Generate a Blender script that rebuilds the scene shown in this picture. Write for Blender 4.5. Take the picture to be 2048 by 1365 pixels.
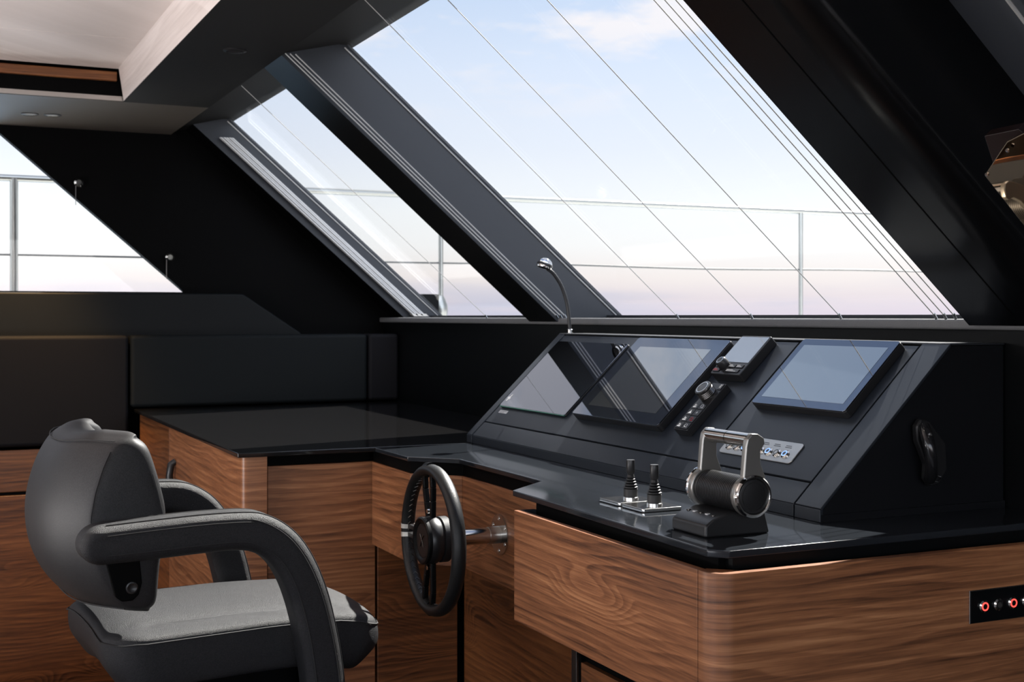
import bpy, bmesh, math, random
from mathutils import Vector, Matrix, noise
from math import sin, cos, pi, radians as R
random.seed(4)
sc = bpy.context.scene
for o in list(bpy.data.objects): bpy.data.objects.remove(o)
COL = sc.collection
E = 1.25            # eye height above the cabin sole; all "rel" z values are measured from the eye

# ------------------------------------------------------------------ camera
FPX = 2560.0
TH = math.atan2(1189, FPX)
cam = bpy.data.cameras.new('camera'); cam.sensor_width = 36; cam.lens = 36 * FPX / 2048
cam.shift_y = -(682.5 - 633) / 2048; cam.clip_start = .05; cam.clip_end = 3000
co = bpy.data.objects.new('camera', cam); COL.objects.link(co); sc.camera = co
co.location = (0, 0, E); co.rotation_euler = (pi / 2, 0, -TH)
cam.dof.use_dof = True; cam.dof.focus_distance = 2.75; cam.dof.aperture_fstop = 9.0

# ------------------------------------------------------------------ exposure, sky, sun
sc.view_settings.view_transform = 'Standard'; sc.view_settings.look = 'None'
sc.view_settings.gamma = 1; sc.view_settings.exposure = 0.0; sc.view_settings.use_curve_mapping = False
SUN_DIR = Vector((0.60, 0.36, 0.72)).normalized()     # towards the sun
SUN_STR = 18.0; SKY_STR = 1.15; AFT_BOOST = 3.35

def srgb(r, g, b):
    f = lambda c: (c / 255 / 12.92) if c / 255 <= .04045 else ((c / 255 + .055) / 1.055) ** 2.4
    return (f(r), f(g), f(b), 1)

def make_world():
    w = bpy.data.worlds.new('sky'); sc.world = w; w.use_nodes = True
    nt = w.node_tree; N = nt.nodes; L = nt.links; N.clear()
    def nd(t, **k):
        n = N.new(t)
        for a, b in k.items(): setattr(n, a, b)
        return n
    def math_(op, a, b=None, c=None):
        n = nd('ShaderNodeMath', operation=op)
        for i, x in enumerate((a, b, c)):
            if x is None: continue
            if isinstance(x, (int, float)): n.inputs[i].default_value = x
            else: L.new(x, n.inputs[i])
        return n.outputs[0]
    tc = nd('ShaderNodeTexCoord'); sp = nd('ShaderNodeSeparateXYZ'); L.new(tc.outputs['Generated'], sp.inputs[0])
    X, Y, Z = sp.outputs
    ramp = nd('ShaderNodeValToRGB'); L.new(math_('MAXIMUM', Z, 0.0), ramp.inputs[0])
    cr = ramp.color_ramp
    stops = [(0.0, srgb(224, 214, 228)), (.014, srgb(234, 224, 230)), (.030, srgb(248, 240, 238)), (.055, srgb(251, 251, 252)), (.08, srgb(249, 252, 255)),
             (.13, srgb(232, 239, 252)), (.19, srgb(218, 230, 250)), (.25, srgb(198, 216, 243)), (.36, srgb(200, 213, 232)), (.6, srgb(168, 188, 219)), (1, srgb(90, 125, 185))]
    while len(cr.elements) > 1: cr.elements.remove(cr.elements[-1])
    cr.elements[0].position = 0; cr.elements[0].color = stops[0][1]
    for p, c in stops[1:]:
        e = cr.elements.new(p); e.color = c
    # clouds on a flat layer overhead
    den = math_('ADD', math_('MAXIMUM', Z, 0.0), .10)
    cx = math_('DIVIDE', X, den); cy = math_('DIVIDE', Y, den)
    cv = nd('ShaderNodeCombineXYZ'); L.new(cx, cv.inputs[0]); L.new(cy, cv.inputs[1]); cv.inputs[2].default_value = 9.1
    nz = nd('ShaderNodeTexNoise'); nz.inputs['Scale'].default_value = 2.1; nz.inputs['Detail'].default_value = 9; nz.inputs['Roughness'].default_value = .58
    L.new(cv.outputs[0], nz.inputs['Vector'])
    hi = nd('ShaderNodeMapRange'); L.new(Z, hi.inputs[0]); hi.inputs[1].default_value = .24; hi.inputs[2].default_value = .36; hi.inputs[4].default_value = .055
    cm = nd('ShaderNodeMapRange'); L.new(math_('ADD', nz.outputs[0], hi.outputs[0]), cm.inputs[0]); cm.inputs[1].default_value = .512; cm.inputs[2].default_value = .63
    fade = nd('ShaderNodeMapRange'); L.new(Z, fade.inputs[0]); fade.inputs[1].default_value = .14; fade.inputs[2].default_value = .22
    amt = math_('MULTIPLY', math_('MULTIPLY', cm.outputs[0], fade.outputs[0]), .85)
    mx = nd('ShaderNodeMixRGB'); L.new(amt, mx.inputs[0]); L.new(ramp.outputs[0], mx.inputs[1]); mx.inputs[2].default_value = (.93, .89, .91, 1)
    # the lilac band of low cloud just over the horizon
    nb = nd('ShaderNodeTexNoise'); nb.inputs['Scale'].default_value = 1.0; nb.inputs['Detail'].default_value = 5
    cb = nd('ShaderNodeCombineXYZ'); L.new(math_('MULTIPLY', X, 3.0), cb.inputs[0]); L.new(math_('MULTIPLY', Y, 3.0), cb.inputs[1]); L.new(math_('MULTIPLY', Z, 34.0), cb.inputs[2])
    L.new(cb.outputs[0], nb.inputs['Vector'])
    nbm = nd('ShaderNodeMapRange'); L.new(nb.outputs[0], nbm.inputs[0]); nbm.inputs[1].default_value = .46; nbm.inputs[2].default_value = .6
    low = nd('ShaderNodeMapRange'); L.new(Z, low.inputs[0]); low.inputs[1].default_value = .034; low.inputs[2].default_value = .008
    mb = nd('ShaderNodeMixRGB'); L.new(math_('MULTIPLY', math_('MULTIPLY', nbm.outputs[0], low.outputs[0]), .8), mb.inputs[0]); L.new(mx.outputs[0], mb.inputs[1]); mb.inputs[2].default_value = srgb(203, 206, 226)
    # added fill: sky brightened astern and to starboard to light the wood
    dt = nd('ShaderNodeVectorMath', operation='DOT_PRODUCT'); L.new(tc.outputs['Generated'], dt.inputs[0]); dt.inputs[1].default_value = Vector((-.55, -.80, .22)).normalized()
    ab = nd('ShaderNodeMapRange', interpolation_type='SMOOTHSTEP'); L.new(dt.outputs['Value'], ab.inputs[0]); ab.inputs[1].default_value = .15; ab.inputs[2].default_value = .9
    up = math_('GREATER_THAN', Z, 0.0)
    k = math_('MULTIPLY_ADD', math_('MULTIPLY', ab.outputs[0], up), AFT_BOOST, SKY_STR)
    bg = nd('ShaderNodeBackground'); L.new(mb.outputs[0], bg.inputs[0]); L.new(k, bg.inputs[1])
    ou = nd('ShaderNodeOutputWorld'); L.new(bg.outputs[0], ou.inputs[0])
make_world()
sun = bpy.data.lights.new('sun', 'SUN'); sun.energy = SUN_STR; sun.angle = R(.8); sun.color = (1, .96, .9)
so = bpy.data.objects.new('sun', sun); COL.objects.link(so); so.rotation_euler = SUN_DIR.to_track_quat('Z', 'Y').to_euler(); so.location = (6, 2, 8)

# ------------------------------------------------------------------ materials
MT = {}
def mat(name, col, rough=.5, metal=0, coat=0, spec=.5, bump=0, bscale=400, emit=None, estr=0, sheen=0, bdist=.001, coat_rough=.05):
    m = bpy.data.materials.new(name); m.use_nodes = True; nt = m.node_tree; b = nt.nodes['Principled BSDF']
    b.inputs['Base Color'].default_value = (*col[:3], 1); b.inputs['Roughness'].default_value = rough; b.inputs['Metallic'].default_value = metal
    b.inputs['Coat Weight'].default_value = coat; b.inputs['Coat Roughness'].default_value = coat_rough; b.inputs['Specular IOR Level'].default_value = spec
    b.inputs['Sheen Weight'].default_value = sheen
    if emit: b.inputs['Emission Color'].default_value = (*emit[:3], 1); b.inputs['Emission Strength'].default_value = estr
    tc = nt.nodes.new('ShaderNodeTexCoord')
    n = nt.nodes.new('ShaderNodeTexNoise'); n.inputs['Scale'].default_value = bscale; n.inputs['Detail'].default_value = 4
    nt.links.new(tc.outputs['Object'], n.inputs['Vector'])
    if bump:
        bp = nt.nodes.new('ShaderNodeBump'); bp.inputs['Strength'].default_value = bump; bp.inputs['Distance'].default_value = bdist
        nt.links.new(n.outputs[0], bp.inputs['Height']); nt.links.new(bp.outputs[0], b.inputs['Normal'])
    else:                                      # faint unevenness of the polish
        mr = nt.nodes.new('ShaderNodeMapRange'); n.inputs['Scale'].default_value = 3
        mr.inputs[3].default_value = rough * .92; mr.inputs[4].default_value = rough * 1.08
        nt.links.new(n.outputs[0], mr.inputs[0]); nt.links.new(mr.outputs[0], b.inputs['Roughness'])
    MT[name] = m; return m

def wood(name, c0, c1, c2, scale=1.0, rough=.38, seed=0.0, knots=True):
    m = bpy.data.materials.new(name); m.use_nodes = True; nt = m.node_tree; N = nt.nodes; L = nt.links; b = N['Principled BSDF']
    def mt(op, a, bb=None, c=None):
        n = N.new('ShaderNodeMath'); n.operation = op
        for i, x in enumerate((a, bb, c)):
            if x is None: continue
            if isinstance(x, (int, float)): n.inputs[i].default_value = x
            else: L.new(x, n.inputs[i])
        return n.outputs[0]
    def noise_(hs, vs, det=3, off=0.0, ro=.5):
        c = N.new('ShaderNodeCombineXYZ'); L.new(mt('MULTIPLY', H, hs), c.inputs[0]); L.new(mt('MULTIPLY', V, vs), c.inputs[1]); c.inputs[2].default_value = seed + off
        n = N.new('ShaderNodeTexNoise'); n.inputs['Scale'].default_value = 1; n.inputs['Detail'].default_value = det; n.inputs['Roughness'].default_value = ro
        L.new(c.outputs[0], n.inputs['Vector']); return n.outputs[0]
    g = N.new('ShaderNodeNewGeometry'); s = N.new('ShaderNodeSeparateXYZ'); L.new(g.outputs['Position'], s.inputs[0])
    H = mt('MULTIPLY', mt('SUBTRACT', s.outputs[0], s.outputs[1]), scale); V = mt('MULTIPLY', s.outputs[2], scale)
    warp = noise_(.9, 3.2, 2, 0)
    warp2 = noise_(3.5, 30, 2, 5)
    kn = N.new('ShaderNodeMapRange'); kn.interpolation_type = 'SMOOTHSTEP'; L.new(noise_(1.5, 4.5, 1, 21), kn.inputs[0]); kn.inputs[1].default_value = .58; kn.inputs[2].default_value = .80
    rings = mt('ADD', mt('ADD', mt('MULTIPLY', V, 44.0), mt('MULTIPLY', kn.outputs[0], 8.0)), mt('ADD', mt('MULTIPLY', warp, 11.0), mt('MULTIPLY', warp2, .5)))
    fr = mt('FRACT', rings)
    saw = N.new('ShaderNodeMapRange'); saw.interpolation_type = 'SMOOTHSTEP'; L.new(fr, saw.inputs[0]); saw.inputs[1].default_value = 0; saw.inputs[2].default_value = .85
    edge = N.new('ShaderNodeMapRange'); edge.interpolation_type = 'SMOOTHSTEP'; L.new(fr, edge.inputs[0]); edge.inputs[1].default_value = 1; edge.inputs[2].default_value = .86
    band = mt('MULTIPLY', saw.outputs[0], edge.outputs[0])
    mod = noise_(1.4, 12, 2, 11)                        # some bands are strong, some faint
    fine = noise_(9, 300, 4, 3, .7)                    # pores
    broad = noise_(.9, 6.5, 3, 8)
    streak = noise_(2.2, 75, 5, 31, .62)
    v = mt('ADD', mt('MULTIPLY', mt('SUBTRACT', streak, .5), .9), mt('ADD', mt('MULTIPLY', band, mt('MULTIPLY', mod, .34)), mt('ADD', mt('MULTIPLY', fine, .58), mt('MULTIPLY', broad, .62))))
    rp = N.new('ShaderNodeValToRGB'); L.new(v, rp.inputs[0]); e = rp.color_ramp.elements
    e[0].position = .30; e[0].color = c2; e[1].position = 1.0; e[1].color = c0
    k = rp.color_ramp.elements.new(.62); k.color = c1
    L.new(rp.outputs[0], b.inputs['Base Color']); b.inputs['Roughness'].default_value = rough
    pores = N.new('ShaderNodeBump'); pores.inputs['Strength'].default_value = .25; pores.inputs['Distance'].default_value = .0006
    L.new(fine, pores.inputs['Height']); L.new(pores.outputs[0], b.inputs['Normal'])
    MT[name] = m; return m

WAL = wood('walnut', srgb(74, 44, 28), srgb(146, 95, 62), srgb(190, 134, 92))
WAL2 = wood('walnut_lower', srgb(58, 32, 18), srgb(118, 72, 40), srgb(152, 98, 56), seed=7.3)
BEI = wood('pale_veneer', srgb(204, 192, 186), srgb(226, 215, 210), srgb(234, 225, 220), scale=.35, rough=.45, seed=3.1)
SOLE = wood('sole_planks', srgb(38, 28, 22), srgb(62, 46, 36), srgb(76, 58, 44), seed=1.7)
BLK = mat('black_lacquer', (.0025, .003, .0035), .38, spec=.2)
MATB = mat('matt_black', (.0012, .0012, .0013), .6, spec=.06)
CONS = mat('console_paint', (.013, .0165, .023), .36)
CONSK = mat('console_side_paint', (.004, .0045, .006), .45, spec=.3)
TOP = mat('polished_black_worktop', (.017, .0195, .0235), .07)
TOPE = mat('table_top_gloss', (.009, .0087, .009), .09)
GRY = mat('grey_frame_and_lit_side', (.022, .0265, .034), .5)
CUSH = mat('charcoal_upholstery', (.0042, .0058, .0064), .75, spec=.2, bump=.25, bscale=900)
CUSH2 = mat('violet_black_upholstery', (.0036, .0034, .0046), .75, spec=.2, bump=.25, bscale=900)
LEAT = mat('grey_leather', (.0135, .014, .016), .48, spec=.28, bump=1.0, bscale=700, bdist=.0017)
LEATB = mat('back_leather', (.017, .017, .0185), .52, spec=.3, bump=.5, bscale=900, bdist=.0006)
SEAM = mat('dark_thread', (.008, .008, .009), .7)
STEEL = mat('polished_steel', (.62, .61, .59), .14, metal=1)
BSTEEL = mat('brushed_steel', (.55, .53, .5), .28, metal=1)
LEVER = mat('satin_lever_steel', (.36, .35, .33), .32, metal=.85)
CHROME = mat('chrome', (.75, .74, .72), .06, metal=1)
DSTEEL = mat('dark_steel', (.13, .125, .12), .3, metal=1)
RUB = mat('black_rubber', (.010, .010, .011), .5, bump=.2, bscale=300)
PLA = mat('black_plastic', (.012, .012, .013), .35)
WLEA = mat('wheel_leather', (.009, .0095, .010), .40, spec=.4, bump=.5, bscale=500)
SCRN = mat('screen_glass', (.19, .205, .245), .012, metal=1)
SCRI = mat('screen_panel', (.50, .49, .47), .02, metal=1)
SCRL = mat('grey_lcd', (.46, .47, .48), .10, metal=.7)
WHT = mat('white_marking', (.55, .55, .55), .5)
ALU = mat('silver_clip', (.78, .76, .70), .3, metal=.4)
REDM = mat('red_marking', (.4, .02, .03), .5)
GRN = mat('green_glass_edge', (.01, .16, .10), .1)
REDL = mat('red_led', (.3, .01, .01), .3, emit=(1, .05, .04), estr=3)
BLUL = mat('blue_led', (.1, .2, .5), .3, emit=(.25, .45, 1), estr=1.3)
WIRE = mat('wire', (.50, .50, .49), .45, metal=.3)
def sparkle_grain(m, scale, lo, hi):                # sun sparkle painted into the leather's colour as random pebble speckle
    nt = m.node_tree; b = nt.nodes['Principled BSDF']; c = b.inputs['Base Color'].default_value[:3]
    v = nt.nodes.new('ShaderNodeTexVoronoi'); v.inputs['Scale'].default_value = scale; tc = nt.nodes.new('ShaderNodeTexCoord'); nt.links.new(tc.outputs['Object'], v.inputs['Vector'])
    sv = nt.nodes.new('ShaderNodeSeparateXYZ'); nt.links.new(v.outputs['Color'], sv.inputs[0])
    r = nt.nodes.new('ShaderNodeValToRGB'); nt.links.new(sv.outputs[0], r.inputs[0])
    r.color_ramp.elements[0].color = (*[k*lo for k in c], 1); r.color_ramp.elements[1].color = (*[k*hi for k in c], 1)
    nt.links.new(r.outputs[0], b.inputs['Base Color'])
sparkle_grain(LEAT, 520, .6, 1.4); sparkle_grain(LEATB, 600, .7, 1.3)
RAILM = mat('rail_steel', (.36, .37, .35), .3, metal=1)
BLIND = mat('blind_fabric', (.62, .63, .63), .6)
BRONZE = mat('taupe_lacquer', (.085, .073, .062), .35)
WHULL = mat('white_gelcoat', (.6, .6, .6), .4)
LENS = mat('lamp_lens', (.05, .05, .05), .2, emit=(1, .85, .6), estr=.03)
HEADL = mat('dark_headliner', (.0058, .0058, .006), .65, spec=.2, bump=.3, bscale=300)

def glass_mat():
    m = bpy.data.materials.new('window_glass'); m.use_nodes = True; nt = m.node_tree; N = nt.nodes; L = nt.links; N.clear()
    t = N.new('ShaderNodeBsdfTransparent'); t.inputs[0].default_value = (.985, .99, .988, 1)
    g = N.new('ShaderNodeBsdfGlossy'); g.inputs['Roughness'].default_value = 0.0; g.inputs[0].default_value = (1, 1, 1, 1)
    lw = N.new('ShaderNodeLayerWeight'); lw.inputs[0].default_value = .5
    pw = N.new('ShaderNodeMath'); pw.operation = 'POWER'; L.new(lw.outputs['Facing'], pw.inputs[0]); pw.inputs[1].default_value = 5
    f = N.new('ShaderNodeMath'); f.operation = 'MULTIPLY_ADD'; L.new(pw.outputs[0], f.inputs[0]); f.inputs[1].default_value = .4; f.inputs[2].default_value = .015
    mx = N.new('ShaderNodeMixShader'); o = N.new('ShaderNodeOutputMaterial')
    L.new(f.outputs[0], mx.inputs[0]); L.new(t.outputs[0], mx.inputs[1]); L.new(g.outputs[0], mx.inputs[2]); L.new(mx.outputs[0], o.inputs[0])
    MT['glass'] = m; return m
GLASS = glass_mat()

def sea_mat():
    m = mat('sea_water', (.05, .09, .13), .18); return m
SEA = sea_mat()

# ------------------------------------------------------------------ geometry helpers
class MB:
    def __init__(s, local=False): s.v = []; s.f = []; s.local = local
    def quadbox(s, p):                        # 8 points, bottom 4 then top 4
        b = len(s.v); s.v += [tuple(q) for q in p]
        s.f += [[b+i for i in f] for f in ((3,2,1,0),(4,5,6,7),(0,1,5,4),(1,2,6,5),(2,3,7,6),(3,0,4,7))]; return s
    def box(s, x0, x1, y0, y1, z0, z1):
        return s.quadbox([(x0,y0,z0),(x1,y0,z0),(x1,y1,z0),(x0,y1,z0),(x0,y0,z1),(x1,y0,z1),(x1,y1,z1),(x0,y1,z1)])
    def prism(s, poly, axis, lo, hi):         # poly in the two other axes (cyclic order x,y,z without axis)
        b = len(s.v); n = len(poly)
        for h in (lo, hi):
            for p, q in poly: s.v.append({'x': (h,p,q), 'y': (p,h,q), 'z': (p,q,h)}[axis])
        s.f.append([b+i for i in range(n)][::-1]); s.f.append([b+n+i for i in range(n)])
        for i in range(n): j = (i+1) % n; s.f.append([b+i, b+j, b+n+j, b+n+i])
        return s
    def tube(s, pts, r, n=10, closed=False, ry=None):
        pts = [Vector(p) for p in pts]; m = len(pts); b = len(s.v); prev = None
        for i, p in enumerate(pts):
            if closed: t = pts[(i+1) % m] - pts[i-1]
            else: t = pts[min(i+1, m-1)] - pts[max(i-1, 0)]
            t.normalize()
            if prev is None:
                a = Vector((0,0,1)) if abs(t.z) < .9 else Vector((1,0,0)); u = t.cross(a).normalized()
            else: u = (prev - t * prev.dot(t)).normalized()
            prev = u; w = t.cross(u); rr = r[i] if isinstance(r, (list, tuple)) else r; r2 = ry if ry else rr
            for k in range(n):
                a = 2*pi*k/n; s.v.append(tuple(p + u*(rr*cos(a)) + w*(r2*sin(a))))
        for i in range(m if closed else m-1):
            for k in range(n):
                a, c = b+i*n, b+((i+1) % m)*n; s.f.append([a+k, a+(k+1)%n, c+(k+1)%n, c+k])
        if not closed: s.f.append([b+k for k in range(n)][::-1]); s.f.append([b+(m-1)*n+k for k in range(n)])
        return s
    def lathe(s, prof, o=(0,0,0), ax=(0,0,1), n=32, ring=False):   # prof: (r, h) pairs along ax
        ax = Vector(ax).normalized(); a = Vector((1,0,0)) if abs(ax.x) < .8 else Vector((0,1,0))
        u = ax.cross(a).normalized(); w = ax.cross(u); o = Vector(o); b = len(s.v)
        for r, h in prof:
            for k in range(n):
                t = 2*pi*k/n; s.v.append(tuple(o + ax*h + u*(max(r, 1e-5)*cos(t)) + w*(max(r, 1e-5)*sin(t))))
        m = len(prof)
        for i in range(m-1):
            for k in range(n): s.f.append([b+i*n+k, b+i*n+(k+1)%n, b+(i+1)*n+(k+1)%n, b+(i+1)*n+k])
        if ring: s.f += [[b+(m-1)*n+k, b+(m-1)*n+(k+1)%n, b+(k+1)%n, b+k] for k in range(n)]
        else: s.f.append([b+k for k in range(n)][::-1]); s.f.append([b+(m-1)*n+k for k in range(n)])
        return s
    def cyl(s, p0, p1, r, n=20):
        p0, p1 = Vector(p0), Vector(p1); return s.lathe([(r, 0), (r, (p1-p0).length)], p0, p1-p0, n)
    def rrect(s, x0, x1, y0, y1, z0, z1, r, n=5):
        P = []
        for cx, cy, a0 in ((x1-r, y1-r, 0), (x0+r, y1-r, 90), (x0+r, y0+r, 180), (x1-r, y0+r, 270)):
            for i in range(n+1): a = R(a0 + 90*i/n); P.append((cx+r*cos(a), cy+r*sin(a)))
        return s.prism(P, 'z', z0, z1)
    def build(s, name, m, parent=None, bev=0, seg=2, smooth=True, sub=0, kind=None, ang=35):
        me = bpy.data.meshes.new(name); off = Vector((0, 0, 0))
        if not s.local:
            off = Vector((0, 0, E))
            if parent is not None: off = off - Vector(ORG.get(parent.name, (0, 0, 0)))
        me.from_pydata([Vector(v) + off for v in s.v], [], s.f)
        bm = bmesh.new(); bm.from_mesh(me); bmesh.ops.recalc_face_normals(bm, faces=bm.faces); bm.to_mesh(me); bm.free()
        o = bpy.data.objects.new(name, me); COL.objects.link(o); me.materials.append(m)
        if parent is not None: o.parent = parent; ORG[o.name] = ORG.get(parent.name, (0,0,0))
        if bev:
            bv = o.modifiers.new('bevel', 'BEVEL'); bv.width = bev; bv.segments = seg; bv.limit_method = 'ANGLE'; bv.angle_limit = R(28); bv.harden_normals = False
        if sub: sb = o.modifiers.new('sub', 'SUBSURF'); sb.levels = sub; sb.render_levels = sub
        if smooth:
            for p in me.polygons: p.use_smooth = True
            if not sub:
                try: me.set_sharp_from_angle(angle=R(ang))
                except Exception: pass
                if bev:
                    wn = o.modifiers.new('wn', 'WEIGHTED_NORMAL'); wn.keep_sharp = False
        if kind: o['kind'] = kind
        return o
ORG = {}
def thing(name, label, cat, loc=(0,0,0), group=None, rot=None):
    o = bpy.data.objects.new(name, None); COL.objects.link(o); o.empty_display_size = .05
    l = Vector(loc) + Vector((0, 0, E))
    if rot is not None: o.matrix_world = Matrix.Translation(l) @ rot
    else: o.location = l
    ORG[o.name] = tuple(l); o['label'] = label; o['category'] = cat
    if group: o['group'] = group
    return o
def tag(o, label, cat, group=None):
    o['label'] = label; o['category'] = cat
    if group: o['group'] = group
    return o
def struct(mb, name, m, **k): return mb.build(name, m, kind='structure', **k)

# the slanted console face: local x runs to starboard (-Y), y up the slope, z out of it
TS = Vector((.7215, 0, .6925)); NS = Vector((-.6925, 0, .7215)); S0 = Vector((1.625, 0, -.383))
CY0, CY1, SL = 2.045, 3.845, .467
SROT = Matrix(((0, TS.x, NS.x), (-1, 0, 0), (0, TS.z, NS.z))).to_4x4()
def slope_thing(name, label, cat, y, s, group=None):
    return thing(name, label, cat, tuple(S0 + TS*s + Vector((0, y, 0))), group, SROT)

# ================================================================== SETTING
XG, SLP = 2.35, .864                       # glass foot and rake: z = (XG - x) * SLP
def rake(x0, z): return x0 - z / SLP
ZT = .91                                   # glass top

struct(MB().box(-4.2, 2.35, -2.0, 4.5, -1.32, -1.25), 'floor', SOLE)
struct(MB().box(-4.2, 2.35, 4.5, 6.15, -1.9, -1.82), 'floor', SOLE)
struct(MB().box(-4.2, 2.35, 4.48, 4.5, -1.82, -1.32), 'trim_9', WAL2)
# ceiling: pale veneer field with one seam, forward beam, port soffit
for x0, x1, y0, y1 in ((-4.2, .735, 4.62, 5.20), (-4.2, .735, -2.0, 4.617)):
    struct(MB().box(x0, x1, y0, y1, .97, 1.00), 'ceiling', BEI, bev=.001)
struct(MB().box(-4.2, 1.4, -2.1, 6.3, 1.0, 1.1), 'roof_ceiling', WHULL).name = 'ceiling'
struct(MB().quadbox([(.752,-2,.852),(.742,-2,.852),(.738,5.23,.852),(.752,5.23,.852),(.730,-2,.97),(.720,-2,.97),(.712,5.18,.97),(.73,5.18,.97)]), 'trim_1', BEI)
struct(MB().box(.74, 1.075, -2.0, 5.248, .85, .97), 'trim_2', HEADL)
struct(MB().prism([(1.075, .85), (1.08, .862), (rake(XG, ZT)-.02, ZT), (rake(XG, ZT)+.04, ZT), (1.30, 1.0), (1.0, 1.0), (1.0, .9)], 'y', -2.0, 6.1), 'trim_3', HEADL)
struct(MB().box(-4.2, 1.075, 5.25, 6.12, .85, .87), 'ceiling', BRONZE)
struct(MB().box(-4.2, .712, 5.215, 5.235, .925, .962), 'trim_4', WAL2, bev=.003)
struct(MB().box(-4.2, .74, 5.236, 5.26, .87, 1.0), 'trim_5', MATB)
struct(MB().box(-4.2, 1.0, 5.24, 5.258, .852, .87), 'trim_8', BSTEEL)
# port wall: lower part, forward raked part
XW, ZW = 1.14, .113
struct(MB().box(-4.2, 2.42, 6.10, 6.16, -1.9, ZW), 'wall_left', MATB)
struct(MB().prism([(XW, ZW), (XW - .78/.866, ZW + .78), (1.30, .93), (rake(2.42, ZW), ZW)], 'y', 6.10, 6.16), 'wall_left', MATB)
struct(MB().prism([(rake(2.42, -.03), -.03), (rake(2.42, ZW), ZW), (XW, ZW), (XW, -.03)], 'y', 6.101, 6.159), 'wall_left', MATB)
struct(MB().prism([(-4.0, ZW), (XW, ZW), (XW - .76/.866, ZW + .76), (-4.0, ZW + .76)], 'y', 6.125, 6.133), 'window_3', GLASS)
# side ledge panel under the port window
struct(MB().prism([(-4.2, -.3), (-4.2, .106), (1.39, .106), (1.67, -.08), (1.67, -.3)], 'y', 5.99, 6.10), 'trim_6', mat('ledge_panel', (.0035, .0045, .005), .6, spec=.2), bev=.01, seg=3)
# front wall below the windshield, with padded sill
struct(MB().box(2.12, 2.2, -2.0, 6.10, -1.9, -.028), 'wall_front', BLK)
struct(MB().box(2.10, 2.17, 1.2, 6.10, -.030, -.006), 'trim_7', mat('sill_pad', (.12, .122, .125), .5, bump=.6, bscale=260), bev=.006, seg=3)
struct(MB().box(2.17, 2.42, -2.0, 6.10, -.03, -.012), 'wall_front', MATB)
struct(MB().box(2.30, 2.40, -2.0, 6.10, -.012, .004), 'window_frame', GRY).name = 'trim_10'
# mullions and pillar
def post(y0, y1, xin, name, m, xo=XG+.02, zb=-.02):
    return struct(MB().prism([(rake(xin, zb), zb), (rake(xo, zb), zb), (rake(xo, ZT), ZT), (rake(xin, ZT), ZT)], 'y', y0, y1), name, m)
post(4.13, 4.36, 2.075, 'trim_11', mat('mullion_lacquer', (.002, .002, .002), .30, spec=.45)); post(4.125, 4.13, 2.075, 'trim_12', GRY)  # window-lit side of the mullion painted in as a thin grey slice
post(5.915, 6.10, 2.155, 'trim_13', MATB); post(5.91, 5.915, 2.155, 'trim_14', GRY)  # the far post's lit face is likewise a grey slice over black
def pillar():
    r = .075; sec = [(0, 2.115), (0, 1.835 + r)] + [(r - r*cos(R(a)), 1.835 + r - r*sin(R(a))) for a in range(6, 91, 6)] + [(.41, 1.835), (.41, 2.115)]
    m = MB(); n = len(sec)
    for z in (-.02, ZT):
        for dx, y in sec: m.v.append((rake(2.06 + dx, z), y, z))
    m.f = [list(range(n))[::-1], [n+k for k in range(n)]] + [[k, (k+1) % n, n+(k+1) % n, n+k] for k in range(n)]
    struct(m, 'trim_15', mat('pillar_gloss', (.0022, .0026, .0032), .26, spec=.45))
pillar()
pg = bpy.data.lights.new('beam_lamp', 'SPOT'); pg.energy = 5; pg.color = (1, .88, .75); pg.spot_size = R(75); pg.spot_blend = .9; pg.shadow_soft_size = .04
pgo = bpy.data.objects.new('beam_lamp', pg); COL.objects.link(pgo); pgo.location = (.84, 1.90, E + .838); pgo.rotation_euler = (Vector((.84, 1.90, .838)) - Vector((1.36, 1.88, .58))).to_track_quat('Z', 'Y').to_euler()
post(-2.0, 1.836, 2.445, 'trim_17', mat('grey_shade_panel', (.075, .085, .10), .5), xo=2.50)
struct(MB().prism([(2.0587, 0), (2.0607, 0), (rake(2.0607, .93), .93), (rake(2.0587, .93), .93)], 'y', 1.965, 1.968), 'trim_18', MATB)
# glass
def pane(y0, y1, name): struct(MB().prism([(XG, 0), (XG+.008, 0), (rake(XG+.008, ZT+.01), ZT+.01), (rake(XG, ZT+.01), ZT+.01)], 'y', y0, y1), name, GLASS)
pane(2.115, 4.125, 'window_1'); pane(4.36, 5.91, 'window_2')
# thin bright gasket lines along the glass edges
for y, n in ((4.121, 'trim_19'), (5.906, 'trim_20')):
    struct(MB().tube([(XG-.012, y, 0.004), (rake(XG-.012, ZT-.01), y, ZT-.01)], .0022, 6), n, WIRE)
# starboard and aft sides of the cabin behind the camera (wide openings to the cockpit)
struct(MB().box(-4.2, 2.2, -2.1, -2.0, -1.9, -.40).box(-4.2, 2.2, -2.1, -2.0, .80, 1.0), 'wall_right', BEI)
struct(MB().box(-4.2, 2.0, -2.055, -2.045, -.40, .80), 'window_4', GLASS)
struct(MB().box(-4.2, -4.1, -2.0, 6.1, .75, 1.0).box(-4.2, -4.1, -2.0, -1.2, -1.9, .75).box(-4.2, -4.1, 3.4, 6.1, -1.9, .75), 'wall_back', BEI)

# sea and side deck outside
o = MB().box(-800, 1500, 8.2, 1500, -3.0, -2.9).build('sea', SEA, kind='stuff'); tag(o, 'open sea water outside beyond the rail', 'water')
struct(MB().box(-14, -4.3, -7, 7, -1.35, -1.30).box(-4.3, 6, -8, -2.2, -.95, -.90), 'ground', WHULL).name = 'trim_22'  # unseen white decks, added to bounce sunlight up to the ceiling
struct(MB().box(-6, 12, 6.2, 8.1, -.75, -.70).box(2.45, 12, -2, 6.2, -.75, -.70), 'ground', WHULL).name = 'trim_21'

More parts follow.
